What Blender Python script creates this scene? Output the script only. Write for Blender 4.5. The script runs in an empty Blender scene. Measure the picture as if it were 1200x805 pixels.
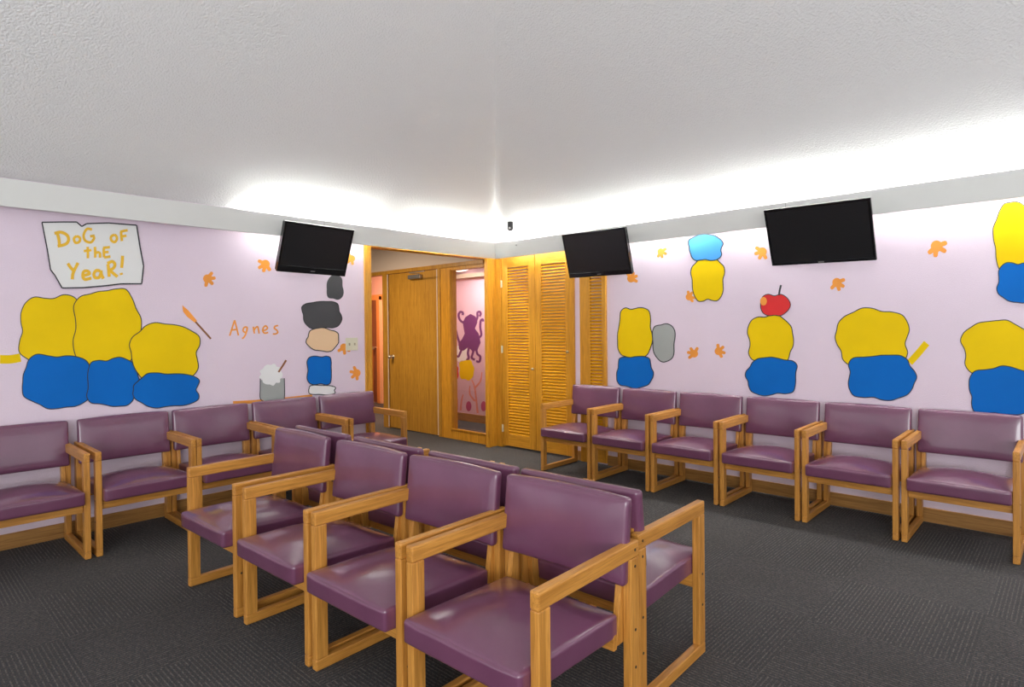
import bpy, bmesh, math, random
from mathutils import Vector, Matrix, noise

# ------------------------------------------------------------------ camera
scene = bpy.context.scene
C = scene.collection
FPX, PITCH, ROLL, YAW = 712.58, math.radians(-.5326), math.radians(-.5475), math.radians(43.1127)
CAM = Vector((5.0401, -5.1057, 1.3942))
SHY = -12.28
cd = Vector((-math.sin(YAW)*math.cos(PITCH), math.cos(YAW)*math.cos(PITCH), math.sin(PITCH)))
cr = Vector((math.cos(YAW), math.sin(YAW), 0))
cu = cr.cross(cd)
r2 = cr*math.cos(ROLL) + cu*math.sin(ROLL)
u2 = -cr*math.sin(ROLL) + cu*math.cos(ROLL)
cam = bpy.data.cameras.new('camera')
cam.sensor_width = 36
cam.lens = 36*FPX/1200
cam.shift_y = SHY/1200
cam.clip_start = .05
co = bpy.data.objects.new('camera', cam)
M3 = Matrix((r2, u2, -cd)).transposed()
co.matrix_world = Matrix.Translation(CAM) @ M3.to_4x4()
C.objects.link(co)
scene.camera = co

# ------------------------------------------------------------------ world, lights, exposure
TUBE_STRENGTH = 75.0
w = bpy.data.worlds.new('world')
scene.world = w
w.use_nodes = True
bg = w.node_tree.nodes['Background']
bg.inputs[0].default_value = (.93, .96, 1.0, 1)
bg.inputs[1].default_value = 1.15
scene.view_settings.view_transform = 'Standard'
scene.view_settings.look = 'None'
scene.view_settings.gamma = 1
scene.view_settings.exposure = 0.5
scene.view_settings.use_curve_mapping = False


def lamp(name, kind, loc, energy, color, size=.3, rot=(0, 0, 0), size_y=None):
    l = bpy.data.lights.new(name, kind)
    l.energy = energy
    l.color = color
    if kind == 'AREA':
        l.size = size
        if size_y:
            l.shape = 'RECTANGLE'; l.size_y = size_y
    else:
        l.shadow_soft_size = size
    o = bpy.data.objects.new(name, l)
    o.location = loc
    o.rotation_euler = rot
    C.objects.link(o)
    return o


# unseen fill light added behind the camera, aimed up to brighten the ceiling
lamp('ceiling_fill_uplight', 'AREA', (7.0, -7.4, 1.4), 150, (.96, .98, 1), 3.0,
     (math.radians(142), 0, math.radians(43)), 1.6)
# corridor and back room lamps (warm)
lamp('corridor_lamp_light', 'AREA', (-1.6, -1.6, 2.6), 48, (1, .82, .64), .5)
lamp('far_room_lamp_light', 'AREA', (-3.8, .6, 2.58), 40, (1, .62, .40), .4)
lamp('play_room_lamp_light', 'AREA', (-1.2, .45, 2.27), 16, (1, .93, .88), .4)


# ------------------------------------------------------------------ materials
def newmat(name):
    m = bpy.data.materials.new(name)
    m.use_nodes = True
    nt = m.node_tree
    return m, nt, nt.nodes['Principled BSDF']


def N(nt, typ, **kw):
    n = nt.nodes.new(typ)
    for k, v in kw.items():
        if k in n.inputs.keys():
            n.inputs[k].default_value = v
        else:
            setattr(n, k, v)
    return n


def plain(name, col, rough=.5, metal=0, bump=0, bscale=60, var=0.0, spec=.5):
    m, nt, b = newmat(name)
    b.inputs['Base Color'].default_value = (*col, 1)
    b.inputs['Roughness'].default_value = rough
    b.inputs['Metallic'].default_value = metal
    b.inputs['Specular IOR Level'].default_value = spec
    tc = N(nt, 'ShaderNodeTexCoord')
    if var:
        nz = N(nt, 'ShaderNodeTexNoise', Scale=2.5, Detail=5.0)
        nt.links.new(tc.outputs['Object'], nz.inputs['Vector'])
        r = N(nt, 'ShaderNodeValToRGB')
        r.color_ramp.elements[0].position = .3
        r.color_ramp.elements[1].position = .7
        r.color_ramp.elements[0].color = (*[c*(1-var) for c in col], 1)
        r.color_ramp.elements[1].color = (*[min(1, c*(1+var)) for c in col], 1)
        nt.links.new(nz.outputs['Fac'], r.inputs['Fac'])
        nt.links.new(r.outputs['Color'], b.inputs['Base Color'])
    if bump:
        nb = N(nt, 'ShaderNodeTexNoise', Scale=float(bscale), Detail=3.0)
        nt.links.new(tc.outputs['Object'], nb.inputs['Vector'])
        bp = N(nt, 'ShaderNodeBump', Strength=bump, Distance=.01)
        nt.links.new(nb.outputs['Fac'], bp.inputs['Height'])
        nt.links.new(bp.outputs['Normal'], b.inputs['Normal'])
    return m


def oak(name, axis, dark, light, rough=.38):
    """grain runs along axis 0/1/2 of the object's own space"""
    m, nt, b = newmat(name)
    tc = N(nt, 'ShaderNodeTexCoord')
    mp = N(nt, 'ShaderNodeMapping')
    sc = [26.0, 26.0, 26.0]
    sc[axis] = 1.3
    mp.inputs['Scale'].default_value = sc
    nt.links.new(tc.outputs['Object'], mp.inputs['Vector'])
    nz = N(nt, 'ShaderNodeTexNoise', Scale=1.6, Detail=6.0, Roughness=.6, Distortion=.6)
    nt.links.new(mp.outputs['Vector'], nz.inputs['Vector'])
    r = N(nt, 'ShaderNodeValToRGB')
    r.color_ramp.elements[0].position = .32
    r.color_ramp.elements[1].position = .68
    r.color_ramp.elements[0].color = (*dark, 1)
    r.color_ramp.elements[1].color = (*light, 1)
    nt.links.new(nz.outputs['Fac'], r.inputs['Fac'])
    # fine pores
    mp2 = N(nt, 'ShaderNodeMapping')
    sc2 = [260.0, 260.0, 260.0]
    sc2[axis] = 9.0
    mp2.inputs['Scale'].default_value = sc2
    nt.links.new(tc.outputs['Object'], mp2.inputs['Vector'])
    nz2 = N(nt, 'ShaderNodeTexNoise', Scale=1.0, Detail=2.0)
    nt.links.new(mp2.outputs['Vector'], nz2.inputs['Vector'])
    r2_ = N(nt, 'ShaderNodeValToRGB')
    r2_.color_ramp.elements[0].position = .35
    r2_.color_ramp.elements[1].position = .5
    r2_.color_ramp.elements[0].color = (.72, .66, .6, 1)
    r2_.color_ramp.elements[1].color = (1, 1, 1, 1)
    nt.links.new(nz2.outputs['Fac'], r2_.inputs['Fac'])
    mx = N(nt, 'ShaderNodeMix', data_type='RGBA', blend_type='MULTIPLY')
    mx.inputs[0].default_value = .8
    nt.links.new(r.outputs['Color'], mx.inputs[6])
    nt.links.new(r2_.outputs['Color'], mx.inputs[7])
    nt.links.new(mx.outputs[2], b.inputs['Base Color'])
    b.inputs['Roughness'].default_value = rough
    bp = N(nt, 'ShaderNodeBump', Strength=.08, Distance=.003)
    nt.links.new(nz2.outputs['Fac'], bp.inputs['Height'])
    nt.links.new(bp.outputs['Normal'], b.inputs['Normal'])
    return m


def vinyl():
    m, nt, b = newmat('plum_vinyl')
    tc = N(nt, 'ShaderNodeTexCoord')
    nz = N(nt, 'ShaderNodeTexNoise', Scale=5.0, Detail=4.0)
    nt.links.new(tc.outputs['Object'], nz.inputs['Vector'])
    r = N(nt, 'ShaderNodeValToRGB')
    r.color_ramp.elements[0].position = .3
    r.color_ramp.elements[1].position = .7
    r.color_ramp.elements[0].color = (.138, .042, .090, 1)
    r.color_ramp.elements[1].color = (.165, .054, .108, 1)
    nt.links.new(nz.outputs['Fac'], r.inputs['Fac'])
    nt.links.new(r.outputs['Color'], b.inputs['Base Color'])
    b.inputs['Roughness'].default_value = .34
    b.inputs['Specular IOR Level'].default_value = .45
    b.inputs['Coat Weight'].default_value = 1.0
    b.inputs['Coat Roughness'].default_value = .15
    vo = N(nt, 'ShaderNodeTexVoronoi', Scale=420.0)
    nt.links.new(tc.outputs['Object'], vo.inputs['Vector'])
    bp = N(nt, 'ShaderNodeBump', Strength=.10, Distance=.002)
    nt.links.new(vo.outputs['Distance'], bp.inputs['Height'])
    nz3 = N(nt, 'ShaderNodeTexNoise', Scale=9.0, Detail=2.0)
    nt.links.new(tc.outputs['Object'], nz3.inputs['Vector'])
    bp2 = N(nt, 'ShaderNodeBump', Strength=.14, Distance=.02)
    nt.links.new(nz3.outputs['Fac'], bp2.inputs['Height'])
    nt.links.new(bp.outputs['Normal'], bp2.inputs['Normal'])
    nt.links.new(bp2.outputs['Normal'], b.inputs['Normal'])
    return m


def carpet():
    m, nt, b = newmat('charcoal_carpet_tiles')
    L = nt.links.new
    tc = N(nt, 'ShaderNodeTexCoord')
    sp = N(nt, 'ShaderNodeSeparateXYZ')
    L(tc.outputs['Object'], sp.inputs[0])
    ck = N(nt, 'ShaderNodeTexChecker', Scale=1/.61)
    ck.inputs['Color1'].default_value = (1, 1, 1, 1)
    ck.inputs['Color2'].default_value = (0, 0, 0, 1)
    off = N(nt, 'ShaderNodeVectorMath', operation='ADD')
    off.inputs[1].default_value = (.17, .23, .05)
    L(tc.outputs['Object'], off.inputs[0])
    L(off.outputs[0], ck.inputs['Vector'])
    # stripe coordinate chosen per tile
    mx = N(nt, 'ShaderNodeMix', data_type='FLOAT')
    L(ck.outputs['Fac'], mx.inputs[0])
    L(sp.outputs['X'], mx.inputs[2])
    L(sp.outputs['Y'], mx.inputs[3])
    mul = N(nt, 'ShaderNodeMath', operation='MULTIPLY')
    mul.inputs[1].default_value = 2*math.pi/.0175
    L(mx.outputs[0], mul.inputs[0])
    sn = N(nt, 'ShaderNodeMath', operation='SINE')
    L(mul.outputs[0], sn.inputs[0])
    # broken threads
    nz = N(nt, 'ShaderNodeTexNoise', Scale=55.0, Detail=4.0, Roughness=.8)
    L(tc.outputs['Object'], nz.inputs['Vector'])
    nzr = N(nt, 'ShaderNodeMapRange')
    nzr.inputs[1].default_value = .44; nzr.inputs[2].default_value = .60
    L(nz.outputs['Fac'], nzr.inputs[0])
    sr = N(nt, 'ShaderNodeMapRange')
    sr.inputs[1].default_value = .15; sr.inputs[2].default_value = .9
    L(sn.outputs[0], sr.inputs[0])
    st = N(nt, 'ShaderNodeMath', operation='MULTIPLY')
    L(sr.outputs[0], st.inputs[0]); L(nzr.outputs[0], st.inputs[1])
    # fleck colours
    fl = N(nt, 'ShaderNodeTexNoise', Scale=150.0, Detail=2.0)
    L(tc.outputs['Object'], fl.inputs['Vector'])
    fr = N(nt, 'ShaderNodeValToRGB')
    e = fr.color_ramp.elements
    e[0].position = .3; e[0].color = (.034, .038, .048, 1)
    e[1].position = .72; e[1].color = (.14, .118, .10, 1)
    e2 = e.new(.5); e2.color = (.060, .061, .063, 1)
    e3 = e.new(.62); e3.color = (.09, .072, .066, 1)
    L(fl.outputs['Fac'], fr.inputs['Fac'])
    mc = N(nt, 'ShaderNodeMix', data_type='RGBA')
    L(st.outputs[0], mc.inputs[0])
    L(fr.outputs['Color'], mc.inputs[6])
    mc.inputs[7].default_value = (.18, .168, .15, 1)
    # broad wear
    wn = N(nt, 'ShaderNodeTexNoise', Scale=.9, Detail=4.0)
    L(tc.outputs['Object'], wn.inputs['Vector'])
    wr = N(nt, 'ShaderNodeMapRange')
    wr.inputs[1].default_value = .3; wr.inputs[2].default_value = .7
    wr.inputs[3].default_value = .82; wr.inputs[4].default_value = 1.15
    L(wn.outputs['Fac'], wr.inputs[0])
    mm = N(nt, 'ShaderNodeVectorMath', operation='SCALE')
    L(mc.outputs[2], mm.inputs[0]); L(wr.outputs[0], mm.inputs[3])
    L(mm.outputs[0], b.inputs['Base Color'])
    b.inputs['Roughness'].default_value = .95
    b.inputs['Specular IOR Level'].default_value = .15
    ad = N(nt, 'ShaderNodeMath', operation='ADD')
    L(st.outputs[0], ad.inputs[0]); L(fl.outputs['Fac'], ad.inputs[1])
    bp = N(nt, 'ShaderNodeBump', Strength=.7, Distance=.004)
    L(ad.outputs[0], bp.inputs['Height'])
    L(bp.outputs['Normal'], b.inputs['Normal'])
    return m


def emit(name, col, s):
    m, nt, b = newmat(name)
    b.inputs['Base Color'].default_value = (*col, 1)
    b.inputs['Emission Color'].default_value = (*col, 1)
    b.inputs['Emission Strength'].default_value = s
    return m


OAK_D, OAK_L = (.43, .175, .026), (.68, .315, .062)
CH = [oak('chair_oak_%s' % 'xyz'[a], a, OAK_D, OAK_L) for a in range(3)]
PIN_D, PIN_L = (.52, .215, .012), (.73, .350, .030)
DO = [oak('door_oak_%s' % 'xyz'[a], a, PIN_D, PIN_L, .35) for a in range(3)]
SLAT = plain('louver_slat_oak', (.74, .34, .004), .5, var=.06, spec=.3)
SLAB = oak('flush_door_oak', 2, (.37, .165, .014), (.56, .285, .032), .4)
BASE = [oak('baseboard_oak_%s' % 'xyz'[a], a, (.30, .135, .028), (.50, .25, .065), .45) for a in range(3)]
VIN = vinyl()
CARPET = carpet()
WALL = plain('lilac_wall_paint', (.79, .655, .755), .55, bump=.25, bscale=150, var=.02)
BEIGE = plain('beige_wall_paint', (.60, .50, .40), .7, bump=.2, bscale=120)
SALMON = plain('salmon_wall_paint', (.72, .42, .36), .6)
PINKW = plain('pink_wall_paint', (.74, .50, .60), .6, var=.05)
CEIL = plain('white_textured_ceiling', (.87, .87, .85), .9, bump=.8, bscale=85)
VAL = plain('off_white_valance_board', (.70, .70, .67), .45, var=.02)
BLACK = plain('black_plastic', (.012, .012, .013), .35)
BEZEL = plain('gloss_black_plastic', (.008, .008, .009), .15)
SCREEN = plain('dark_screen', (.014, .014, .015), .3)
GREYM = plain('grey_metal', (.45, .44, .42), .35, .9)
BRASS = plain('brushed_steel_knob', (.55, .48, .38), .3, .9)
IVORY = plain('ivory_plastic', (.72, .68, .52), .4)
BOLT = plain('dark_bolt', (.03, .02, .015), .5)
RUBBER = plain('brown_glide', (.05, .035, .02), .7)
TUBE = emit('lit_fluorescent_tube', (.97, 1.0, .97), TUBE_STRENGTH)
DOME = emit('lit_ceiling_dome', (1, .93, .82), 1.6)
P_YEL = plain('yellow_wall_paint', (.88, .60, .002), .6, var=.05, spec=.15)
P_BLU = plain('blue_wall_paint', (.002, .145, .54), .6, var=.06, spec=.15)
P_LBL = plain('light_blue_wall_paint', (.06, .32, .72), .5, var=.06)
P_BLK = plain('black_wall_paint', (.02, .02, .025), .55)
P_GRY = plain('dark_grey_wall_paint', (.05, .05, .055), .6, var=.1)
P_LGR = plain('pale_grey_wall_paint', (.38, .40, .38), .6, var=.08)
P_ORG = plain('orange_wall_paint', (.87, .32, .04), .55, var=.10)
P_SGN = plain('white_wall_paint', (.80, .80, .78), .6)
P_TXT = plain('golden_yellow_wall_paint', (.86, .50, .02), .55, var=.12)
P_RED = plain('red_wall_paint', (.70, .015, .015), .45, var=.06)
P_PCH = plain('peach_wall_paint', (.80, .55, .33), .6)
P_PUR = plain('purple_wall_paint', (.17, .035, .17), .6)
P_WHT = plain('bright_white_wall_paint', (.85, .85, .84), .6)
P_BRN = plain('brown_wall_paint', (.28, .10, .03), .6)
P_COR = plain('coral_wall_paint', (.80, .30, .22), .6)
P_GRN = plain('green_wall_paint', (.35, .5, .33), .6)
GLASS, gnt, gb = newmat('clear_glass')
gb.inputs['Transmission Weight'].default_value = 1
gb.inputs['Roughness'].default_value = 0
gb.inputs['IOR'].default_value = 1.45
gb.inputs['Base Color'].default_value = (.97, .98, .97, 1)


# ------------------------------------------------------------------ mesh helpers
def obj(name, bm, mat, parent=None, smooth=False, bevel=0, recalc=True):
    if recalc:
        bmesh.ops.recalc_face_normals(bm, faces=bm.faces[:])
    me = bpy.data.meshes.new(name)
    bm.to_mesh(me); bm.free()
    me.materials.append(mat)
    if smooth:
        for p in me.polygons:
            p.use_smooth = True
    o = bpy.data.objects.new(name, me)
    C.objects.link(o)
    if parent is not None:
        o.parent = parent
    if bevel:
        b = o.modifiers.new('bevel', 'BEVEL')
        b.width = bevel; b.segments = 2; b.limit_method = 'ANGLE'
        b.harden_normals = False
    return o


def box(bm, x0, x1, y0, y1, z0, z1):
    vs = [bm.verts.new((x, y, z)) for x in (x0, x1) for y in (y0, y1) for z in (z0, z1)]
    for f in ((0, 1, 3, 2), (4, 6, 7, 5), (0, 4, 5, 1), (2, 3, 7, 6), (0, 2, 6, 4), (1, 5, 7, 3)):
        bm.faces.new([vs[i] for i in f])
    return vs


def B(*a):
    bm = bmesh.new()
    box(bm, *a)
    return bm


def prism(bm, pts, off):
    """closed polygon pts (3D, planar) pushed along off"""
    a = [bm.verts.new(p) for p in pts]
    b = [bm.verts.new(Vector(p)+off) for p in pts]
    n = len(a)
    f1 = bm.faces.new(a); f2 = bm.faces.new(b[::-1])
    for i in range(n):
        bm.faces.new((a[i], b[i], b[(i+1) % n], a[(i+1) % n]))


def cyl(bm, c, axis, r, h, seg=20, r2_=None):
    """cylinder centred at c along Vector axis"""
    q = Vector(axis).normalized().to_track_quat('Z', 'Y').to_matrix().to_4x4()
    bmesh.ops.create_cone(bm, cap_ends=True, segments=seg, radius1=r, radius2=r if r2_ is None else r2_,
                          depth=h, matrix=Matrix.Translation(c) @ q)


def empty(name, loc, rz=0, label=None, cat=None, group=None):
    o = bpy.data.objects.new(name, None)
    o.empty_display_size = .1
    C.objects.link(o)
    o.location = loc
    o.rotation_euler = (0, 0, rz)
    tag(o, label, cat, group)
    return o


def tag(o, label=None, cat=None, group=None, kind=None):
    if label: o['label'] = label
    if cat: o['category'] = cat
    if group: o['group'] = group
    if kind: o['kind'] = kind
    return o


def struct(name, bm, mat, **kw):
    return tag(obj(name, bm, mat, **kw), kind='structure')


def copy_tree(o, parent=None):
    c = o.copy()
    C.objects.link(c)
    c.parent = parent
    for ch in list(o.children):
        copy_tree(ch, c)
    return c


# ------------------------------------------------------------------ room shell
struct('floor', B(-6.5, 9.2, -9.2, 2.6, -.1, 0), CARPET)

H_EAVE, SL, PK = 2.385, .60, 4.6
# pyramid ceiling rising from every wall
bm = bmesh.new()
zt = H_EAVE + SL*PK
o0 = -.12
cs = [(o0, -o0), (2*PK, -o0), (2*PK, -2*PK), (o0, -2*PK)]
lo = [bm.verts.new((x, y, H_EAVE+SL*o0 if i in (0, 1, 3, 2) else 0)) for i, (x, y) in enumerate(cs)]
ap = bm.verts.new((PK, -PK, zt))
lo2 = [bm.verts.new((v.co.x, v.co.y, v.co.z+.12)) for v in lo]
ap2 = bm.verts.new((PK, -PK, zt+.12))
for i in range(4):
    j = (i+1) % 4
    bm.faces.new((lo[i], lo[j], ap)); bm.faces.new((lo2[j], lo2[i], ap2))
    bm.faces.new((lo[i], lo2[i], lo2[j], lo[j]))
struct('ceiling', bm, CEIL)

wall_left = struct('wall_left', B(-.12, 0, -9.2, -1.79, 0, 2.46), WALL)
wall_right = struct('wall_right', B(1.135, 9.2, 0, .12, 0, 2.46), WALL)
# plaster above the wide opening and above the closet doors
struct('wall_left_header', B(-.12, 0, -1.79, 0, 2.205, 2.46), WALL)
struct('wall_right_header', B(0, 1.135, 0, .12, 2.26, 2.46), WALL)

# valance boards that hide the cove lights
D = .15
bm = B(D-.018, D, -9.2, -D, 2.1786, 2.3537)
struct('trim_1', bm, VAL, bevel=.002)
bm = B(D, 9.2, -D, -D+.018, 2.1786, 2.3537)
struct('trim_2', bm, VAL, bevel=.002)
bm = bmesh.new()
for yy in (-2.3, -4.75, -7.2):
    box(bm, D-.0005, D+.0012, yy-.0015, yy+.0015, 2.18, 2.352)
# thin joint strips between the boards
struct('trim_3', bm, plain('joint_shadow_gap', (.32, .32, .30), .6))
bm = bmesh.new()
for xx in (1.35, 3.35, 5.8):
    box(bm, xx-.0015, xx+.0015, -D-.0012, -D+.0005, 2.18, 2.352)
struct('trim_4', bm, bpy.data.materials['joint_shadow_gap'])

# baseboards
struct('baseboard_left', B(0, .014, -9.2, -1.79, 0, .10), BASE[1], bevel=.003)
struct('baseboard_right', B(1.57, 9.2, -.014, 0, 0, .10), BASE[0], bevel=.003)
struct('baseboard_closet', B(1.135, 1.25, -.014, 0, 0, .10), BASE[0], bevel=.003)

# oak lining of the wide opening on the left wall
struct('trim_5', B(-.14, .016, -1.80, -1.725, 0, 2.205), DO[2], bevel=.003)
struct('trim_6', B(-.14, .002, -1.725, -.150, 2.192, 2.215), DO[1], bevel=.003)
bm = B(-.035, .010, -.150, -.006, 0, 2.215)
struct('trim_7', bm, DO[2], bevel=.003)
bm = bmesh.new()
box(bm, .010, .016, -.140, -.11, 0, 2.2); box(bm, .010, .016, -.050, -.02, 0, 2.2)
struct('trim_8', bm, DO[2], bevel=.002)
# closet jamb in the corner
struct('trim_9', B(.004, .10, -.012, .10, 0, 2.26), DO[2], bevel=.003)
struct('trim_10', B(.10, 1.15, -.012, .10, 2.218, 2.26), DO[0], bevel=.003)


# ------------------------------------------------------------------ louvred doors
def louver_door(name, x0, x1, z0, z1, stile, rail_t, rail_b, y=0.0, th=.032, knob=None, hinges=()):
    t = B(x0, x0+stile, y-th/2, y+th/2, z0, z1)
    box(t, x1-stile, x1, y-th/2, y+th/2, z0, z1)
    d = struct(name, t, DO[2], bevel=.002)
    r = B(x0+stile, x1-stile, y-th/2, y+th/2, z1-rail_t, z1)
    box(r, x0+stile, x1-stile, y-th/2, y+th/2, z0, z0+rail_b)
    obj('rail', r, DO[0], d, bevel=.002)
    bm = bmesh.new()
    za, zb = z0+rail_b, z1-rail_t
    n = int(round((zb-za)/.0335))
    p = (zb-za)/n
    for i in range(n):
        zc = za+(i+.5)*p
        pts = [(x0+stile, y-.014, zc-.0080), (x0+stile, y-.012, zc-.0145),
               (x0+stile, y+.014, zc+.0070), (x0+stile, y+.012, zc+.0135)]
        prism(bm, pts, Vector((x1-x0-2*stile, 0, 0)))
    obj('louver_slats', bm, SLAT, d)
    for hx, hz in hinges:
        h = bmesh.new()
        cyl(h, (hx, y-th/2-.006, hz), (0, 0, 1), .007, .085, 12)
        box(h, hx-.014, hx+.014, y-th/2-.003, y-th/2, hz-.04, hz+.04)
        tag(obj('hinge', h, IVORY, d), 'pale metal hinge')
    if knob:
        k = bmesh.new()
        cyl(k, (knob[0], y-th/2-.009, knob[1]), (0, 1, 0), .006, .018, 12)
        bmesh.ops.create_uvsphere(k, u_segments=16, v_segments=10, radius=.015,
                                  matrix=Matrix.Translation((knob[0], y-th/2-.024, knob[1])))
        tag(obj('knob', k, BRASS, d, smooth=True), 'small metal knob')
    return d


louver_door('door_1', .105, .617, .025, 2.215, .095, .135, .13, y=.008, knob=(.595, .93),
            hinges=((.106, 1.90), (.106, 1.14), (.106, .22)))
louver_door('door_2', .623, 1.13, .025, 2.215, .085, .135, .13, y=.008, knob=(1.085, 1.13),
            hinges=())
struct('trim_11', B(1.132, 1.168, -.02, .02, 0, 2.26), DO[2], bevel=.002)
# slim louvred panel standing between the two strips of lilac wall
struct('trim_12', B(1.25, 1.335, -.03, 0, 0, 2.26), DO[2], bevel=.003)
louver_door('door_3', 1.335, 1.57, .02, 2.26, .045, .17, .13, y=-.017, th=.03)
# closet interior
struct('wall_closet', B(0, 1.2, .55, .6, 0, 2.46), BEIGE)

# ------------------------------------------------------------------ corridor through the opening
HY = -.05      # corridor wall plane, a continuation of the right-hand wall
# wall above the corridor door
bm = B(-6.2, -.14, HY, HY+.10, 2.20, 2.62)
box(bm, -6.2, -3.05, HY, HY+.10, 0, 2.2)
struct('wall_corridor', bm, BEIGE)
struct('wall_corridor_end', B(-6.3, -6.2, -6, 2.4, 0, 2.62), BEIGE)
struct('ceiling_corridor', B(-6.3, -.12, -6, 2.5, 2.62, 2.7), plain('beige_ceiling_paint', (.62, .54, .46), .8))
struct('wall_corridor_side', B(-6.3, -.12, -4.2, -4.1, 0, 2.62), BEIGE)
# header beam
struct('trim_13', B(-3.1, -.14, HY-.015, HY+.10, 2.155, 2.205), SLAB, bevel=.003)
# posts
struct('trim_14', B(-2.19, -2.055, HY-.015, HY+.10, 0, 2.155), SLAB, bevel=.003)
struct('trim_15', B(-.985, -.93, HY-.015, HY+.10, 0, 2.155), SLAB, bevel=.003)
struct('trim_16', B(-3.10, -2.98, HY-.015, HY+.10, 0, 2.155), SLAB, bevel=.003)
bm = bmesh.new()
box(bm, -2.062, -2.05, HY-.022, HY-.015, .02, 2.15)
box(bm, -.992, -.982, HY-.022, HY-.015, .02, 2.15)
struct('trim_17', bm, plain('pale_door_seal', (.72, .60, .48), .5))
# sidelight window beside the door
bm = B(-.93, -.73, HY-.005, HY+.09, 0, 2.155)
box(bm, -.73, -.14, HY-.005, HY+.09, 0, .118)
box(bm, -.73, -.14, HY-.005, HY+.09, 2.115, 2.155)
win = struct('window_1', bm, DO[2], bevel=.003)
obj('window_stop', (lambda b: (box(b, -.755, -.735, HY-.018, HY-.005, .10, 2.13),
                              box(b, -.755, -.14, HY-.018, HY-.005, .118, .136), b)[2])(bmesh.new()),
    DO[2], win, bevel=.002)
tag(obj('window_pane', B(-.735, -.138, HY+.04, HY+.046, .115, 2.118), GLASS, win), 'clear tall window pane')
# flush oak door
door = struct('door_4', B(-2.045, -.992, HY+.0, HY+.042, .012, 2.15), SLAB, bevel=.002)
k = bmesh.new()
cyl(k, (-1.965, HY-.003, 1.0), (0, 1, 0), .030, .008, 20)
cyl(k, (-1.965, HY-.025, 1.0), (0, 1, 0), .012, .04, 14)
bmesh.ops.create_uvsphere(k, u_segments=18, v_segments=12, radius=.028,
                          matrix=Matrix.Translation((-1.965, HY-.058, 1.0)))
tag(obj('door_knob', k, BRASS, door, smooth=True), 'round metal knob')
k = B(-1.55, -1.30, HY-.055, HY-.002, 2.05, 2.105)
tag(obj('door_closer', k, GREYM, door, bevel=.008), 'silver hydraulic closer')
k = bmesh.new()
box(k, -1.33, -1.31, HY-.20, HY-.03, 2.108, 2.116)
box(k, -1.31, -1.02, HY-.20, HY-.18, 2.112, 2.120)
obj('closer_arm', k, GREYM, door)
for hz in (1.95, 1.08, .2):
    k = bmesh.new()
    cyl(k, (-.992, HY-.008, hz), (0, 0, 1), .007, .09, 12)
    obj('hinge', k, BRASS, door)

# back room seen through the sidelight
RY = 1.06
wr_ = struct('wall_play_room', B(-2.12, 1.2, RY, RY+.1, 0, 2.62), PINKW)
struct('baseboard_play_room', B(-2.06, -.04, RY-.014, RY, 0, .115), BASE[0])
struct('trim_18', B(-2.06, -.04, RY-.10, RY, 2.13, 2.19), plain('tan_soffit_paint', (.55, .44, .34), .6))
struct('ceiling_play_room', B(-2.12, 0, .05, RY, 2.29, 2.35), BEIGE)
struct('wall_play_room_side', B(-2.12, -2.06, .05, RY, 0, 2.29), SALMON)
struct('wall_play_room_end', B(-.04, 0, .13, RY, 0, 2.46), PINKW)

# far room at the left edge of the opening
FY = 1.5
wf = struct('wall_far_room', B(-6.2, -3.06, FY, FY+.1, 0, 2.62), SALMON)
struct('trim_19', B(-6.2, -3.06, FY-.03, FY, 1.93, 2.03), plain('orange_stained_oak', (.66, .26, .07), .4))
far_door = struct('door_5', B(-5.35, -4.58, FY-.02, FY, .02, 1.93), oak('reddish_door_veneer', 2, (.17, .05, .02), (.30, .10, .04), .4), bevel=.002)
obj('door_panel', B(-5.2, -4.72, FY-.03, FY-.02, .12, 1.0), plain('amber_panel_wood', (.50, .20, .045), .45), far_door)
k = bmesh.new(); cyl(k, (-4.64, FY-.05, 1.03), (0, 1, 0), .03, .06, 16)
tag(obj('door_knob', k, BRASS, far_door), 'round metal knob')
struct('trim_20', B(-4.58, -4.50, FY-.04, FY, 0, 2.0), bpy.data.materials['orange_stained_oak'], bevel=.003)
struct('trim_21', B(-4.50, -4.42, FY-.03, FY, 0, 2.0), plain('pale_orange_trim', (.86, .50, .30), .5), bevel=.003)

# ceiling lamps of the back rooms
for (lx, ly, lz, lab) in ((-1.60, .86, 2.288, 'round lit dome lamp on the ceiling behind the tall window'),):
    t = empty('ceiling_lamp', (lx, ly, lz), 0, lab, 'lamp')
    k = bmesh.new(); cyl(k, (0, 0, -.012), (0, 0, 1), .17, .022, 32)
    obj('lamp_base', k, GREYM, t)
    k = bmesh.new()
    bmesh.ops.create_uvsphere(k, u_segments=28, v_segments=14, radius=.155,
                              matrix=Matrix.Translation((0, 0, -.025)) @ Matrix.Diagonal((1, 1, .30, 1)))
    obj('diffuser', k, DOME, t, smooth=True)


# ------------------------------------------------------------------ cove lights between valance and wall
def tube(loc, rz, L):
    t = empty('fluorescent_strip', loc, rz, 'slim lit fluorescent strip hidden behind the pale valance board',
              'light', 'fluorescent strips behind the valance')
    obj('fixture_body', B(-L/2, L/2, .022, .034, -.035, .03), plain('white_enamel', (.8, .8, .8), .5)
        if 'white_enamel' not in bpy.data.materials else bpy.data.materials['white_enamel'], t)
    obj('light_shield_pan', B(-L/2, L/2, .008, .052, -.040, -.036), bpy.data.materials['white_enamel'], t)  # unseen plate added under the tube to cut its downlight on the wall
    for s in (-1, 1):
        obj('lamp_holder', B(s*L/2-.012, s*L/2+.012, -.02, .022, -.02, .02), bpy.data.materials['white_enamel'], t)
    k = bmesh.new(); cyl(k, (0, 0, 0), (1, 0, 0), .013, L-.03, 12)
    obj('lamp_tube', k, TUBE, t, smooth=True)
    return t


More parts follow.
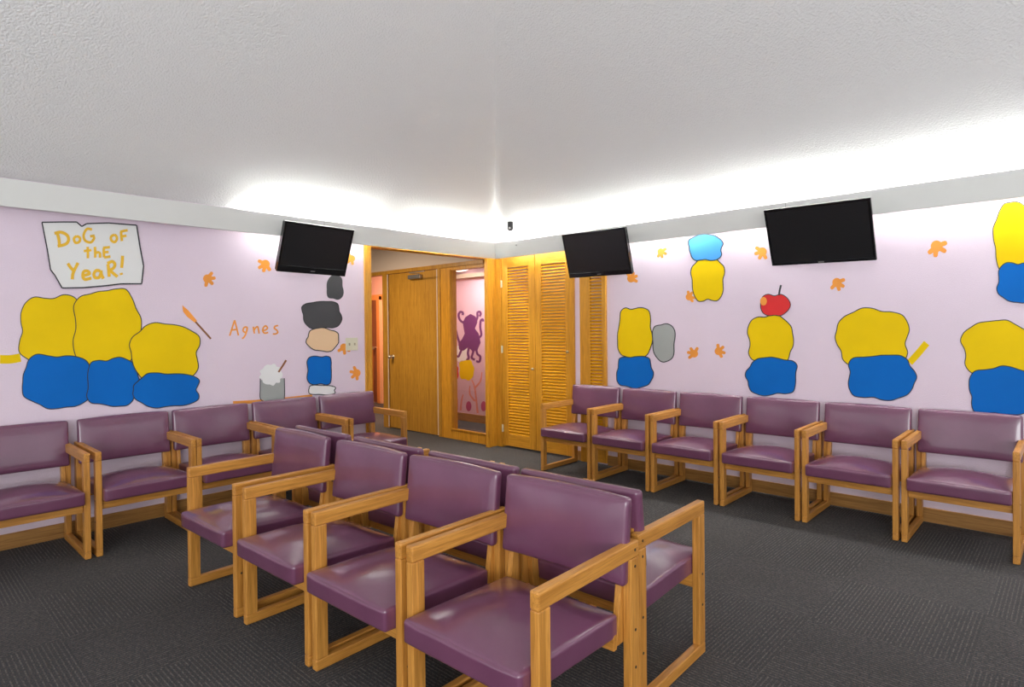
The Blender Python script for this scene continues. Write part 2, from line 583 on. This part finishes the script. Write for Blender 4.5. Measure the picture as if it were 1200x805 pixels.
for xx in (.85, 2.1, 3.35, 4.6, 5.85):
    tube((xx, -.055, 2.285), 0, 1.18)
for yy in (-.85, -2.35):
    tube((.055, yy, 2.285), math.pi/2, 1.18)

# ------------------------------------------------------------------ chairs
def rounded_pad(wd, dp, ht, r, crown_t, crown_b=0, crown_f=0, n=16, k=4, bend=0, pinch=0):
    """dense box grid with rounded edges. x width, y depth, z height; crown on the top (z+),
    front (y-) and back (y+)"""
    def axis(h):
        a = [-h + r*(1-math.cos(i/k*math.pi/2)) for i in range(k+1)]
        m = [-(h-r) + (2*(h-r))*i/n for i in range(1, n)]
        return a + m + [-v for v in a[::-1]]
    hx, hy, hz = wd/2, dp/2, ht/2
    X, Y, Z = axis(hx), axis(hy), axis(hz)
    bm = bmesh.new()
    cache = {}

    def V(x, y, z):
        key = (round(x, 6), round(y, 6), round(z, 6))
        if key in cache: return cache[key]
        q = Vector((max(-hx+r, min(hx-r, x)), max(-hy+r, min(hy-r, y)), max(-hz+r, min(hz-r, z))))
        p = Vector((x, y, z))
        dv = p-q
        if dv.length > 1e-9:
            # cube to sphere style normalisation
            dv = dv.normalized()*r
        p = q+dv
        ux, uy, uz = x/hx, y/hy, z/hz
        wz = (1-abs(ux)**2.6)*(1-abs(uy)**2.6)
        if z > 0: p.z += crown_t*wz*(max(0, uz)**2)
        wy = (1-ux**6)*(1-uz**6)
        if y < 0: p.y -= crown_f*wy*(uy*uy)
        if y > 0: p.y += crown_b*wy*(uy*uy)
        if bend: p.y -= bend*(ux*ux)
        if pinch:
            p.x -= math.copysign(pinch*(1-uz*uz)*ux*ux, x)*0
            p.z -= pinch*(abs(ux)**3)*max(0, uz)*.0 + 0
            p.z += pinch*(1-ux*ux)*max(0, uz)
        v = bm.verts.new(p)
        cache[key] = v
        return v

    def sheet(A, Bx, f):
        for i in range(len(A)-1):
            for j in range(len(Bx)-1):
                vs = [f(A[i], Bx[j]), f(A[i+1], Bx[j]), f(A[i+1], Bx[j+1]), f(A[i], Bx[j+1])]
                if len(set(vs)) == 4:
                    bm.faces.new(vs)
    for s in (-1, 1):
        sheet(X, Y, lambda a, b, s=s: V(a, b, s*hz))
        sheet(X, Z, lambda a, b, s=s: V(a, s*hy, b))
        sheet(Y, Z, lambda a, b, s=s: V(s*hx, a, b))
    bmesh.ops.remove_doubles(bm, verts=bm.verts[:], dist=1e-5)
    return bm


CW, CDP, AH = .584, .560, .650
FT = .034          # frame thickness


def member(x0, x1, pts):
    """flat board in the yz plane between x0 and x1"""
    bm = bmesh.new()
    prism(bm, [(x0, y, z) for y, z in pts], Vector((x1-x0, 0, 0)))
    return bm


def make_chair():
    t = empty('waiting_room_chair', (0, 0, 0))
    yf, yr = -CDP/2, CDP/2
    for s in (-1, 1):
        xo = s*CW/2
        xi = s*(CW/2-FT)
        a, b = min(xo, xi), max(xo, xi)
        obj('arm', B(a, b, yf, yr, AH-.056, AH), CH[1], t, bevel=.006)
        obj('leg', B(a+.0004, b-.0004, yf+.0008, yf+.056, .048, AH-.056), CH[2], t, bevel=.004)
        obj('leg', B(a+.0004, b-.0004, yr-.056, yr-.0008, .048, AH-.056), CH[2], t, bevel=.004)
        obj('floor_rail', B(a, b, yf, yr, .003, .048), CH[1], t, bevel=.005)
        # raked upright on the inside of the rear leg that carries the backrest
        c, d = (xi-s*.024, xi) if s > 0 else (xi, xi-s*.024)
        obj('back_upright', member(c, d, [(.185, .30), (.232, .30), (.262, .66), (.236, .66)]), CH[2], t, bevel=.003)
        # bolts on the outer face
        for (by, bz) in ((yr-.028, AH-.028), (yr-.028, AH-.085), (yf+.028, .345), (yr-.028, .345), (yr-.028, .215), (yf+.028, .215)):
            k = bmesh.new()
            cyl(k, (s*(CW/2+.0001), by, bz), (1, 0, 0), .0052, .002, 12)
            obj('bolt', k, BOLT, t)
    k = CW/2-FT
    obj('front_rail', B(-k, k, yf+.030, yf+.052, .286, .344), CH[0], t, bevel=.003)
    obj('rear_rail', B(-k, k, yr-.115, yr-.093, .290, .344), CH[0], t, bevel=.003)
    for a, b in ((-k+.055, -k+.075), (k-.075, k-.055)):
        obj('side_rail', B(a, b, yf+.052, yr-.115, .305, .344), CH[1], t, bevel=.002)
    # seat
    sw, sd, sh = .514, .520, .082
    bm = rounded_pad(sw, sd, sh, 0.013, .046, 0, .006, n=18, k=4)
    cy = yf-.044+sd/2
    for v in bm.verts:
        v.co += Vector((0, cy, .341+sh/2))
        # slight drop towards the back
        v.co.z -= (v.co.y-yf)*.03
        v.co.z += .0015*noise.noise(v.co*9)
    seat = obj('seat', bm, VIN, t, smooth=True)
    bm = rounded_pad(.562, .040, .296, .014, .005, .010, .012, n=18, k=4, bend=.014)
    for v in bm.verts:
        z = v.co.z
        v.co.z = z*1.0+.652
        v.co.y += .241 + z*.11
        v.co.y += .0015*noise.noise(v.co*8)
    obj('backrest', bm, VIN, t, smooth=True)
    return t


proto = make_chair()
first = [True]


def chair(x, y, rz, label, group):
    if first[0]:
        o = proto; first[0] = False
    else:
        o = copy_tree(proto)
    o.location = (x, y, 0)
    o.rotation_euler = (0, 0, rz)
    tag(o, label, 'chair', group)
    return o


# right wall: six chairs facing the room (local front is -y)
RXS, RW, RYF = 1.1962, .5991, -.6059
rl = ['plum vinyl oak armchair nearest the louvered closet doors, first of the right wall row',
      'plum vinyl oak armchair second from the louvered doors along the right wall',
      'plum vinyl oak armchair third from the louvered doors along the right wall',
      'plum vinyl oak armchair under the red apple painting on the right wall',
      'plum vinyl oak armchair second from the right picture edge in the right wall row',
      'plum vinyl oak armchair at the right edge of the picture against the wall']
for i in range(6):
    chair(RXS+(i+.5)*RW, RYF+CDP/2+.0081*(i-2.5)*RW, .006, rl[i], 'plum armchairs along the right wall')
# left wall: five chairs facing +x
LXF, LY0 = .6166, -1.7607
ll = ['plum vinyl oak armchair beside the wide doorway, last of the left wall row',
      'plum vinyl oak armchair second from the doorway along the left wall',
      'plum vinyl oak armchair in the middle of the left wall row',
      'plum vinyl oak armchair second from the left picture edge, under the painted letter sign',
      'plum vinyl oak armchair cut off by the left picture edge']
for i in range(5):
    y = LY0-(i+.5)*RW + (.0, 0, .0, .012, 0)[i]
    chair(LXF-CDP/2, y, math.pi/2, ll[i], 'plum armchairs along the left wall')
# island: two rows back to back
IX, IY, TH = 3.9094, -3.8325, .0325
IW = .5869


def ipt(u, v):
    return (IX+u*math.cos(TH)-v*math.sin(TH), IY+u*math.sin(TH)+v*math.cos(TH))


fl = ['plum armchair in the foreground, nearest of the island row facing the camera side',
      'plum armchair second from the foreground in the island front row',
      'plum armchair third from the foreground in the island front row',
      'plum armchair farthest from the camera in the island front row, slightly apart']
for i in range(4):
    u = -(i+.5)*IW - (-.024, -.004, .012, .082)[i]
    x, y = ipt(u, CDP/2+(.008, .004, 0, 0)[i])
    chair(x, y, TH, fl[i], 'front row of the back-to-back island chairs')
bl = ['plum armchair back to back with the foreground chair, its right arm frame in full view',
      'plum armchair facing away, backed against the second island chair, only its back top showing',
      'plum armchair facing away, backed against the third island chair, only its back top showing',
      'plum armchair facing away, backed against the farthest island chair, only its back top showing']
for i in range(4):
    u = -(i+.5)*IW - (0, .0, .04, .075)[i]
    x, y = ipt(u, .608+CDP/2)
    chair(x, y, TH+math.pi, bl[i], 'rear row of the back-to-back island chairs')


# ------------------------------------------------------------------ televisions
def television(loc, yaw, tilt, roll, w, h, thick, chin, label, normal):
    """local x right, y back (into the wall), z up; empty carries the pose"""
    t = empty('television', loc, 0, label, 'television', 'wall mounted televisions')
    n = Vector((math.cos(yaw), math.sin(yaw), 0))
    fwd = n.cross(Vector((0, 0, 1)))
    up = Vector((0, 0, 1))*math.cos(tilt)+fwd*math.sin(tilt)
    a = n*math.cos(roll)+up*math.sin(roll)
    b = -n*math.sin(roll)+up*math.cos(roll)
    back = b.cross(a)
    M = Matrix((a, -a.cross(b), b)).transposed()
    t.rotation_euler = M.to_euler()
    bz = .018
    # bezel as a frame around the screen
    k = bmesh.new()
    box(k, -w/2, w/2, 0, .022, h/2-bz, h/2)
    box(k, -w/2, w/2, 0, .022, -h/2, -h/2+chin)
    box(k, -w/2, -w/2+bz, 0, .022, -h/2+chin, h/2-bz)
    box(k, w/2-bz, w/2, 0, .022, -h/2+chin, h/2-bz)
    obj('bezel', k, BEZEL, t, bevel=.002)
    obj('screen', B(-w/2+bz, w/2-bz, .004, .010, -h/2+chin, h/2-bz), SCREEN, t)
    k = B(-w/2+.004, w/2-.004, .022, .022+thick*.45, -h/2+.004, h/2-.004)
    box(k, -w/2+.025, w/2-.025, .022+thick*.45, .022+thick, -h/2+.03, h/2-.05)
    obj('rear_housing', k, BLACK, t, bevel=.004)
    k = B(-.020, .020, -.0012, .0, -h/2+chin*.35, -h/2+chin*.35+.008)
    tag(obj('badge', k, GREYM, t), 'tiny silver badge')
    # bracket from the housing back to the wall (built in the TV's frame)
    dw = normal['dist']
    Mi = M.inverted()
    wdir = Mi @ Vector(normal['dir'])
    p0 = Vector((0, .022+thick, -.04))
    tpar = dw
    k = bmesh.new()
    q = wdir.to_track_quat('Z', 'Y').to_matrix().to_4x4()
    L = tpar
    bmesh.ops.create_cone(k, cap_ends=True, segments=16, radius1=.022, radius2=.022, depth=L,
                          matrix=Matrix.Translation(p0+wdir*L/2) @ q)
    bmesh.ops.create_cube(k, size=1, matrix=Matrix.Translation(p0+wdir*(L-.008)) @ q @ Matrix.Diagonal((.12, .12, .012, 1)))
    obj('wall_bracket', k, BLACK, t)
    k = bmesh.new()
    box(k, -.11, .11, .022+thick, .030+thick, -.12, .08)
    obj('mount_plate', k, BLACK, t)
    return t


television((.2205, -2.4145, 2.0771), 1.5294, .3832, -.0186, .635, .4332, .075, .058,
           'thick black television tilted down on the left wall beside the wide doorway',
           dict(dir=(-1, 0, 0), dist=.10))
television((1.6531, -.3074, 2.0886), .0273, .2989, -.005, .712, .4373, .06, .045,
           'black television hanging in front of the louvered closet doors',
           dict(dir=(0, 1, 0), dist=.205))
television((3.6218, -.2841, 2.0583), -.0407, .4173, -.0237, .73, .4512, .035, .020,
           'large slim black television above the red apple painting on the right wall',
           dict(dir=(0, 1, 0), dist=.20))

# ------------------------------------------------------------------ small fittings
t = empty('security_camera', (.53, -.30, 2.47), 0, 'tiny black dome camera on the ceiling near the corner', 'camera')
k = bmesh.new(); cyl(k, (0, .0, .035), (0, 0, 1), .030, .06, 20)
obj('mount', k, BLACK, t)
k = bmesh.new()
bmesh.ops.create_uvsphere(k, u_segments=20, v_segments=12, radius=.034)
obj('camera_head', k, BLACK, t, smooth=True)
k = bmesh.new(); cyl(k, (.018, -.030, -.006), (.5, -.85, -.2), .012, .02, 16)
obj('lens', k, GREYM, t)

# tiny sensor on the valance
k = bmesh.new(); cyl(k, (.48, -D-.006, 2.30), (0, 1, 0), .009, .012, 14)
tag(obj('sensor', k, GREYM), 'tiny round grey sensor on the valance right of the corner', 'sensor')

# double switch plate on the left wall by the opening
t = empty('light_switch', (.0, -1.945, 1.25), 0, 'ivory double switch plate on the left wall by the doorway', 'light switch')
obj('plate', B(.0, .007, -.065, .065, -.06, .06), IVORY, t, bevel=.002)
for s in (-1, 1):
    obj('toggle', B(.007, .016, s*.028-.006, s*.028+.006, -.012, .012), plain('tan_toggle', (.35, .30, .2), .5)
        if 'tan_toggle' not in bpy.data.materials else bpy.data.materials['tan_toggle'], t, bevel=.001)

# ------------------------------------------------------------------ wall painting
# murals are paint on the walls: their plan is kept in photograph units and laid on the wall planes


def wp(px, py, side, off):
    dr = cd + r2*((px-600)/FPX) - u2*((py-402.5-SHY)/FPX)
    if side == 'left':
        t = (0-CAM.x)/dr.x; p = CAM+dr*t; return Vector((off, p.y, p.z))
    if side == 'right':
        t = (0-CAM.y)/dr.y; p = CAM+dr*t; return Vector((p.x, -off, p.z))
    t = (RY-CAM.y)/dr.y; p = CAM+dr*t; return Vector((p.x, RY-off, p.z))


NRM = {'left': Vector((.0006, 0, 0)), 'right': Vector((0, -.0006, 0)), 'back': Vector((0, -.0006, 0))}
WPAR = {'left': wall_left, 'right': wall_right, 'back': wr_}


def poly(pts, side, off, bm):
    prism(bm, [wp(x, y, side, off) for x, y in pts], NRM[side])


RC = [0]


def ribbon(bm, line, wpx, side, off, closed=False, taper=None):
    """brush stroke along a px polyline"""
    P = [Vector(p) for p in line]
    n = len(P)
    # smooth resample (Catmull-Rom)
    Q = []
    for i in range(n-1 if not closed else n):
        a = P[(i-1) % n] if (closed or i > 0) else P[0]
        b = P[i]; c = P[(i+1) % n]
        d = P[(i+2) % n] if (closed or i+2 < n) else P[-1]
        for s in range(5):
            u = s/5
            Q.append(.5*((2*b)+(-a+c)*u+(2*a-5*b+4*c-d)*u*u+(-a+3*b-3*c+d)*u**3))
    if not closed: Q.append(P[-1])
    m = len(Q)
    L, R = [], []
    for i in range(m):
        a = Q[(i-1) % m] if (closed or i > 0) else Q[0]
        b = Q[(i+1) % m] if (closed or i < m-1) else Q[-1]
        tt = (b-a)
        tt = tt.normalized() if tt.length > 1e-6 else Vector((1, 0))
        nn = Vector((-tt.y, tt.x))
        f = 1 if not taper else taper[0]+(taper[1]-taper[0])*i/(m-1)
        L.append(Q[i]+nn*wpx/2*f); R.append(Q[i]-nn*wpx/2*f)
    RC[0] = (RC[0]+1) % 12
    lay = [off+RC[0]*1.2e-5+i*1.5e-6 for i in range(m)]
    vl = [bm.verts.new(wp(p.x, p.y, side, lay[i])+NRM[side]) for i, p in enumerate(L)]
    vr = [bm.verts.new(wp(p.x, p.y, side, lay[i])+NRM[side]) for i, p in enumerate(R)]
    for i in range(m if closed else m-1):
        j = (i+1) % m
        bm.faces.new((vl[i], vl[j], vr[j], vr[i]))


def paint(name, bm, mat, side, label):
    return tag(obj(name, bm, mat, WPAR[side]), label)


def blob_pts(x0, y0, x1, y1, seed, lobes=5, amp=.07, sq=3.2, n=72):
    rnd = random.Random(seed)
    cx, cy, rx, ry = (x0+x1)/2, (y0+y1)/2, (x1-x0)/2, (y1-y0)/2
    ph = [rnd.uniform(0, 6.28) for _ in range(4)]
    out = []
    for i in range(n):
        a = 2*math.pi*i/n
        c, s = math.cos(a), math.sin(a)
        rr = 1/((abs(c)**sq+abs(s)**sq)**(1/sq))
        rr *= 1-amp+amp*.7*math.sin(lobes*a+ph[0])+amp*.4*math.sin((lobes+3)*a+ph[1])+amp*.25*math.sin(2*a+ph[2])
        out.append((cx+rx*rr*c, cy+ry*rr*s))
    return out


def splash(x0, y0, x1, y1, mat, side, label, seed, layer=1, outline=True, **kw):
    pts = blob_pts(x0, y0, x1, y1, seed, **kw)
    off = .0008*layer
    bm = bmesh.new(); poly(pts, side, off, bm)
    o = paint('painted_patch', bm, mat, side, label)
    if outline:
        bm = bmesh.new()
        ribbon(bm, pts[::3], 1.1, side, off+.0005, closed=True)
        tag(obj('painted_outline', bm, P_BLK, WPAR[side]), 'thin black brush outline of a painted patch')
    return o


# left wall groups of plain yellow and blue paint patches
splash(20, 345, 106, 432, P_YEL, 'left', 'plain yellow paint patch, leftmost under the sign', 1, 1)
splash(24, 414, 110, 480, P_BLU, 'left', 'plain blue paint patch, leftmost above the chairs', 2, 3)
splash(84, 336, 166, 436, P_YEL, 'left', 'plain yellow paint patch touching the sign', 3, 2)
splash(100, 418, 164, 478, P_BLU, 'left', 'plain blue paint patch in the middle of the left group', 4, 4)
splash(150, 378, 236, 448, P_YEL, 'left', 'plain yellow paint patch, right of the left group', 5, 6)
splash(154, 436, 235, 478, P_BLU, 'left', 'plain blue paint patch, right of the left group', 6, 8)
bm = bmesh.new(); ribbon(bm, [(0, 421), (12, 421), (24, 419)], 10, 'left', .0006)
paint('painted_stroke', bm, P_YEL, 'left', 'short yellow brush stroke at the left edge')
bm = bmesh.new(); ribbon(bm, [(247, 397), (239, 388), (229, 377)], 2.2, 'left', .0006)
paint('painted_stroke', bm, P_BRN, 'left', 'thin brown painted brush handle')
bm = bmesh.new(); poly([(213.5, 357.5), (221, 364), (231, 376), (228, 378), (219, 371), (214.5, 365)], 'left', .0006, bm)
paint('painted_stroke', bm, P_ORG, 'left', 'orange painted brush tip')

# the white sign with its hand lettering
S = lambda x, y: (x/2.684, 200+y/2.684)
sg = [S(*p) for p in [(131, 163), (190, 162), (240, 162), (256, 176), (272, 167), (340, 165), (428, 172), (438, 235), (450, 300), (444, 356),
                      (380, 356), (330, 362), (262, 368), (194, 369), (172, 330), (158, 312), (148, 250)]]
bm = bmesh.new(); poly(sg, 'left', .009, bm)
sign = paint('painted_sign', bm, P_SGN, 'left', 'white painted sheet with yellow hand lettering')
bm = bmesh.new()
for i in range(len(sg)):
    a, b = sg[i], sg[(i+1) % len(sg)]
    ribbon(bm, [a, b], 1.5, 'left', .0105)
tag(obj('painted_outline', bm, P_BLK, wall_left), 'black outline of the painted sheet')
LET = [
    # D O G
    [(180, 200), (184, 218), (186, 236)], [(170, 198), (190, 194), (210, 204), (214, 220), (204, 232), (180, 238)],
    [(240, 206), (231, 214), (236, 227), (248, 224), (250, 212), (240, 206)],
    [(288, 186), (272, 184), (262, 202), (266, 220), (284, 226), (294, 214), (292, 206)], [(282, 207), (296, 205)],
    # O F
    [(358, 202), (348, 208), (349, 220), (359, 225), (366, 216), (364, 206), (358, 202)],
    [(379, 192), (380, 206), (382, 222)], [(377, 193), (388, 190), (400, 188)], [(382, 207), (396, 205)],
    # t H E
    [(274, 240), (275, 258), (275, 276)], [(262, 253), (274, 252), (286, 250)],
    [(297, 240), (298, 258), (298, 274)], [(298, 260), (308, 257), (313, 262), (313, 274)],
    [(325, 244), (325, 258), (326, 273)], [(323, 243), (334, 242), (344, 241)], [(326, 257), (340, 256)], [(326, 273), (336, 272), (346, 270)],
    # Y e a R !
    [(212, 292), (220, 304), (229, 314)], [(244, 290), (236, 306), (228, 324), (226, 342)],
    [(260, 330), (270, 328), (280, 324), (274, 316), (262, 318), (259, 332), (266, 342), (286, 338)],
    [(314, 316), (302, 314), (294, 324), (297, 336), (310, 336), (316, 322)], [(316, 314), (318, 328), (324, 340)],
    [(338, 294), (340, 312), (342, 334)], [(336, 292), (352, 286), (360, 296), (354, 308), (341, 314)], [(344, 314), (356, 324), (368, 334)],
    [(384, 268), (383, 286), (381, 306)], [(379, 322), (381, 328)],
]
bm = bmesh.new()
for i, l in enumerate(LET):
    big = i < 2 or i >= 17
    ribbon(bm, [S(*p) for p in l], 3.6 if big else 3.0, 'left', .0115)
tag(obj('painted_lettering', bm, P_TXT, wall_left), 'yellow-orange hand lettering on the white sheet')

A = lambda x, y: (240+x/4.47, 300+y/4.47)
bm = bmesh.new()
for l in [[(130, 418), (142, 380), (156, 336)], [(156, 336), (166, 375), (176, 416)], [(138, 388), (154, 386), (172, 384)],
          [(222, 372), (206, 374), (200, 390), (210, 400), (220, 392), (222, 372), (216, 404), (204, 426), (194, 432)],
          [(254, 370), (256, 388), (260, 406)], [(256, 394), (264, 378), (276, 370), (281, 386), (284, 406)],
          [(306, 390), (320, 386), (328, 376), (318, 366), (306, 376), (304, 394), (314, 404), (332, 400)],
          [(384, 364), (368, 368), (364, 378), (376, 388), (382, 400), (370, 408), (356, 408)]]:
    ribbon(bm, [A(*p) for p in l], 1.9, 'left', .0006)
paint('painted_lettering', bm, P_ORG, 'left', 'orange hand-painted name on the lilac wall')

# ground line, grey pail shape and plain patches beside it
bm = bmesh.new(); ribbon(bm, [(273, 472), (300, 470.5), (330, 468), (366, 464)], 4.0, 'left', .0005)
paint('painted_stroke', bm, P_ORG, 'left', 'long orange ground stroke under the grey pail')
bm = bmesh.new(); poly([A(290, 650), (305, 467), (311, 470.5), (328, 470.5), (333, 467), A(416, 640)], 'left', .0014, bm)
paint('painted_patch', bm, P_LGR, 'left', 'pale grey painted pail shape')
bm = bmesh.new(); ribbon(bm, [A(290, 640), (304.8, 456), (305, 467), (311, 470.5), (328, 470.5), (333, 467), A(416, 640)], 1, 'left', .002)
tag(obj('painted_outline', bm, P_BLK, wall_left), 'black outline of the grey pail')
splash(303, 426, 332, 452, P_WHT, 'left', 'white foam patch above the grey pail', 21, 4, outline=False, lobes=9, amp=.08, sq=2)
bm = bmesh.new(); ribbon(bm, [(335, 422), (330, 430), (326, 436)], 2.2, 'left', .005)
paint('painted_stroke', bm, P_BRN, 'left', 'brown stick painted over the pail')
splash(353, 352, 401, 386, P_GRY, 'left', 'plain dark grey paint patch under the television', 22, 1, lobes=4, amp=.07)
splash(382, 322, 403, 352, P_GRY, 'left', 'small dark grey paint patch touching the television', 23, 1, outline=False, lobes=3)
splash(358, 384, 398, 412, P_PCH, 'left', 'plain peach paint patch', 25, 3, lobes=4, amp=.08)
splash(359, 416, 389, 452, P_BLU, 'left', 'plain blue paint patch above the chairs by the doorway', 26, 4, lobes=4, amp=.06, sq=4)
splash(360, 451, 394, 463, P_WHT, 'left', 'small white paint patch above the chairs', 27, 2, lobes=4)


def splat(px, py, r, side, seed, mat=P_ORG):
    rnd = random.Random(seed)
    a0 = rnd.uniform(0, 6.28)
    bm = bmesh.new()
    pts = []
    toes = [a0+q*.92+rnd.uniform(-.12, .12) for q in range(4)]
    for i in range(90):
        a = 2*math.pi*i/90
        rr = .56
        for q in toes:
            d = abs((a-q+math.pi) % (2*math.pi)-math.pi)
            rr += .52*math.exp(-(d/.31)**4)
        pts.append((px+r*rr*math.cos(a), py+r*rr*math.sin(a)))
    poly(pts, side, .0006, bm)
    paint('painted_splat', bm, mat, side, None)


for i, (x, y, r) in enumerate([(243, 326.5, 9), (311, 309.5, 9), (403, 407, 8), (418, 437, 8), (412, 303, 7)]):
    splat(x, y, r, 'left', i)
for i, (x, y, r) in enumerate([(774.5, 295, 7), (893.5, 295, 9), (1097.6, 288.5, 12), (980.7, 331, 9.5), (807.5, 348, 7),
                               (813.6, 414.5, 8), (842, 411.5, 8), (739.5, 326.5, 8)]):
    splat(x, y, r, 'right', 20+i)

# right wall
splash(723, 358, 765, 424, P_YEL, 'right', 'plain yellow paint patch, leftmost on the right wall', 31, 1)
splash(722, 416, 766, 456, P_BLU, 'right', 'plain blue paint patch, leftmost on the right wall', 32, 3)
splash(764, 378, 792, 424, P_LGR, 'right', 'pale grey paint patch beside the yellow one', 33, 1, lobes=3)
splash(806, 274, 848, 306, P_LBL, 'right', 'light blue paint patch just under the valance', 34, 3)
splash(809, 300, 850, 354, P_YEL, 'right', 'yellow paint patch hanging below the light blue one', 35, 1)
splash(875, 368, 931, 428, P_YEL, 'right', 'yellow paint patch under the red apple', 36, 1)
splash(873, 418, 936, 464, P_BLU, 'right', 'blue paint patch under the red apple', 37, 3)
# apple
ap_ = [(908+17.5*(1+.06*math.cos(3*a))*math.cos(a), 357+14.5*(1-.10*(1 if math.sin(a) < 0 else 0)*abs(math.cos(a))**.5*0)*math.sin(a)
        + (4.2*math.exp(-((a-4.712)/.35)**2)) - (2.2*math.exp(-((a-1.571)/.3)**2))) for a in [i*math.pi/24 for i in range(48)]]
bm = bmesh.new(); poly(ap_, 'right', .004, bm)
paint('painted_apple', bm, P_RED, 'right', 'red painted apple')
bm = bmesh.new(); ribbon(bm, ap_[::3], 1, 'right', .0046, closed=True)
ribbon(bm, [(913, 346), (914, 340), (915.5, 334)], 2.2, 'right', .0046)
tag(obj('painted_outline', bm, P_BLK, wall_right), 'black outline and stalk of the apple')
bm = bmesh.new(); poly([(895+4*math.cos(a), 353+5*math.sin(a)) for a in [i*math.pi/8 for i in range(16)]], 'right', .0052, bm)
tag(obj('painted_highlight', bm, P_ORG, wall_right), 'orange dab on the apple')
splash(977, 361, 1068, 430, P_YEL, 'right', 'wide yellow paint patch right of the apple', 38, 1)
splash(992, 414, 1074, 470, P_BLU, 'right', 'wide blue paint patch right of the apple', 39, 3)
bm = bmesh.new(); ribbon(bm, [(1066, 425), (1076, 414), (1086, 402)], 8, 'right', .0006)
paint('painted_stroke', bm, P_YEL, 'right', 'short yellow brush stroke beside the wide patch')
splash(1126, 374, 1212, 444, P_YEL, 'right', 'yellow paint patch cut by the right picture edge, lower', 40, 1)
splash(1134, 428, 1214, 488, P_BLU, 'right', 'blue paint patch cut by the right picture edge, lower', 41, 3)
splash(1164, 234, 1216, 326, P_YEL, 'right', 'yellow paint patch cut by the right picture edge, upper', 42, 1)
splash(1168, 306, 1218, 356, P_BLU, 'right', 'blue paint patch cut by the right picture edge, upper', 43, 3)

# back room: plain sea-life shapes
O = lambda x, y: (515+x/6.706, 300+y/6.706)
bm = bmesh.new()
poly([O(*p) for p in [(190, 560), (185, 520), (205, 480), (245, 455), (285, 475), (300, 520), (280, 570), (310, 610), (325, 680), (300, 740),
                      (260, 750), (230, 715), (190, 745), (155, 735), (150, 690), (180, 650), (200, 610)]], 'back', .001, bm)
for l in [[(200, 530), (165, 505), (152, 465), (165, 440), (185, 445), (184, 465)],
          [(285, 520), (300, 480), (300, 445), (318, 438), (326, 455), (316, 475)],
          [(165, 700), (145, 640), (130, 580), (108, 530), (90, 512)],
          [(300, 650), (330, 620), (322, 560), (326, 510), (342, 498), (345, 515)],
          [(275, 730), (262, 770), (255, 800), (280, 815)], [(290, 730), (300, 770), (322, 790), (315, 830), (290, 825)],
          [(130, 650), (118, 690), (108, 740)], [(240, 700), (225, 760), (232, 800), (215, 820)],
          [(190, 700), (165, 760), (150, 790), (128, 780)]]:
    ribbon(bm, [O(*p) for p in l], 2.6, 'back', .001)
paint('painted_patch', bm, P_PUR, 'back', 'purple octopus shape behind the tall window')
splash(538, 421, 556, 446, P_YEL, 'back', 'small yellow paint patch behind the tall window', 51, 2, outline=False)
splash(528, 428, 538, 446, P_RED, 'back', 'small red paint patch behind the tall window', 52, 2, outline=False)
splash(533, 404, 548, 424, P_WHT, 'back', 'small white paint patch behind the tall window', 53, 1, outline=False)
bm = bmesh.new()
for l in [[(560, 484), (558, 465), (556, 452), (553, 445)], [(556, 455), (563, 447), (565, 436)], [(536, 480), (536, 468), (534, 460)],
          [(540, 481), (541, 470), (543, 462)], [(557, 470), (551, 462), (551, 452)]]:
    ribbon(bm, l, 2.0, 'back', .001, taper=(1.2, .6))
paint('painted_stroke', bm, P_COR, 'back', 'coral coloured painted branches')
bm = bmesh.new()
for (x, y) in ((549.5, 476), (567, 476)):
    poly([(x+3.2*math.cos(a), y+6*math.sin(a)) for a in [i*math.pi/8 for i in range(16)]], 'back', .001, bm)
paint('painted_patch', bm, plain('magenta_wall_paint', (.5, .08, .2), .6), 'back', 'magenta painted tufts')
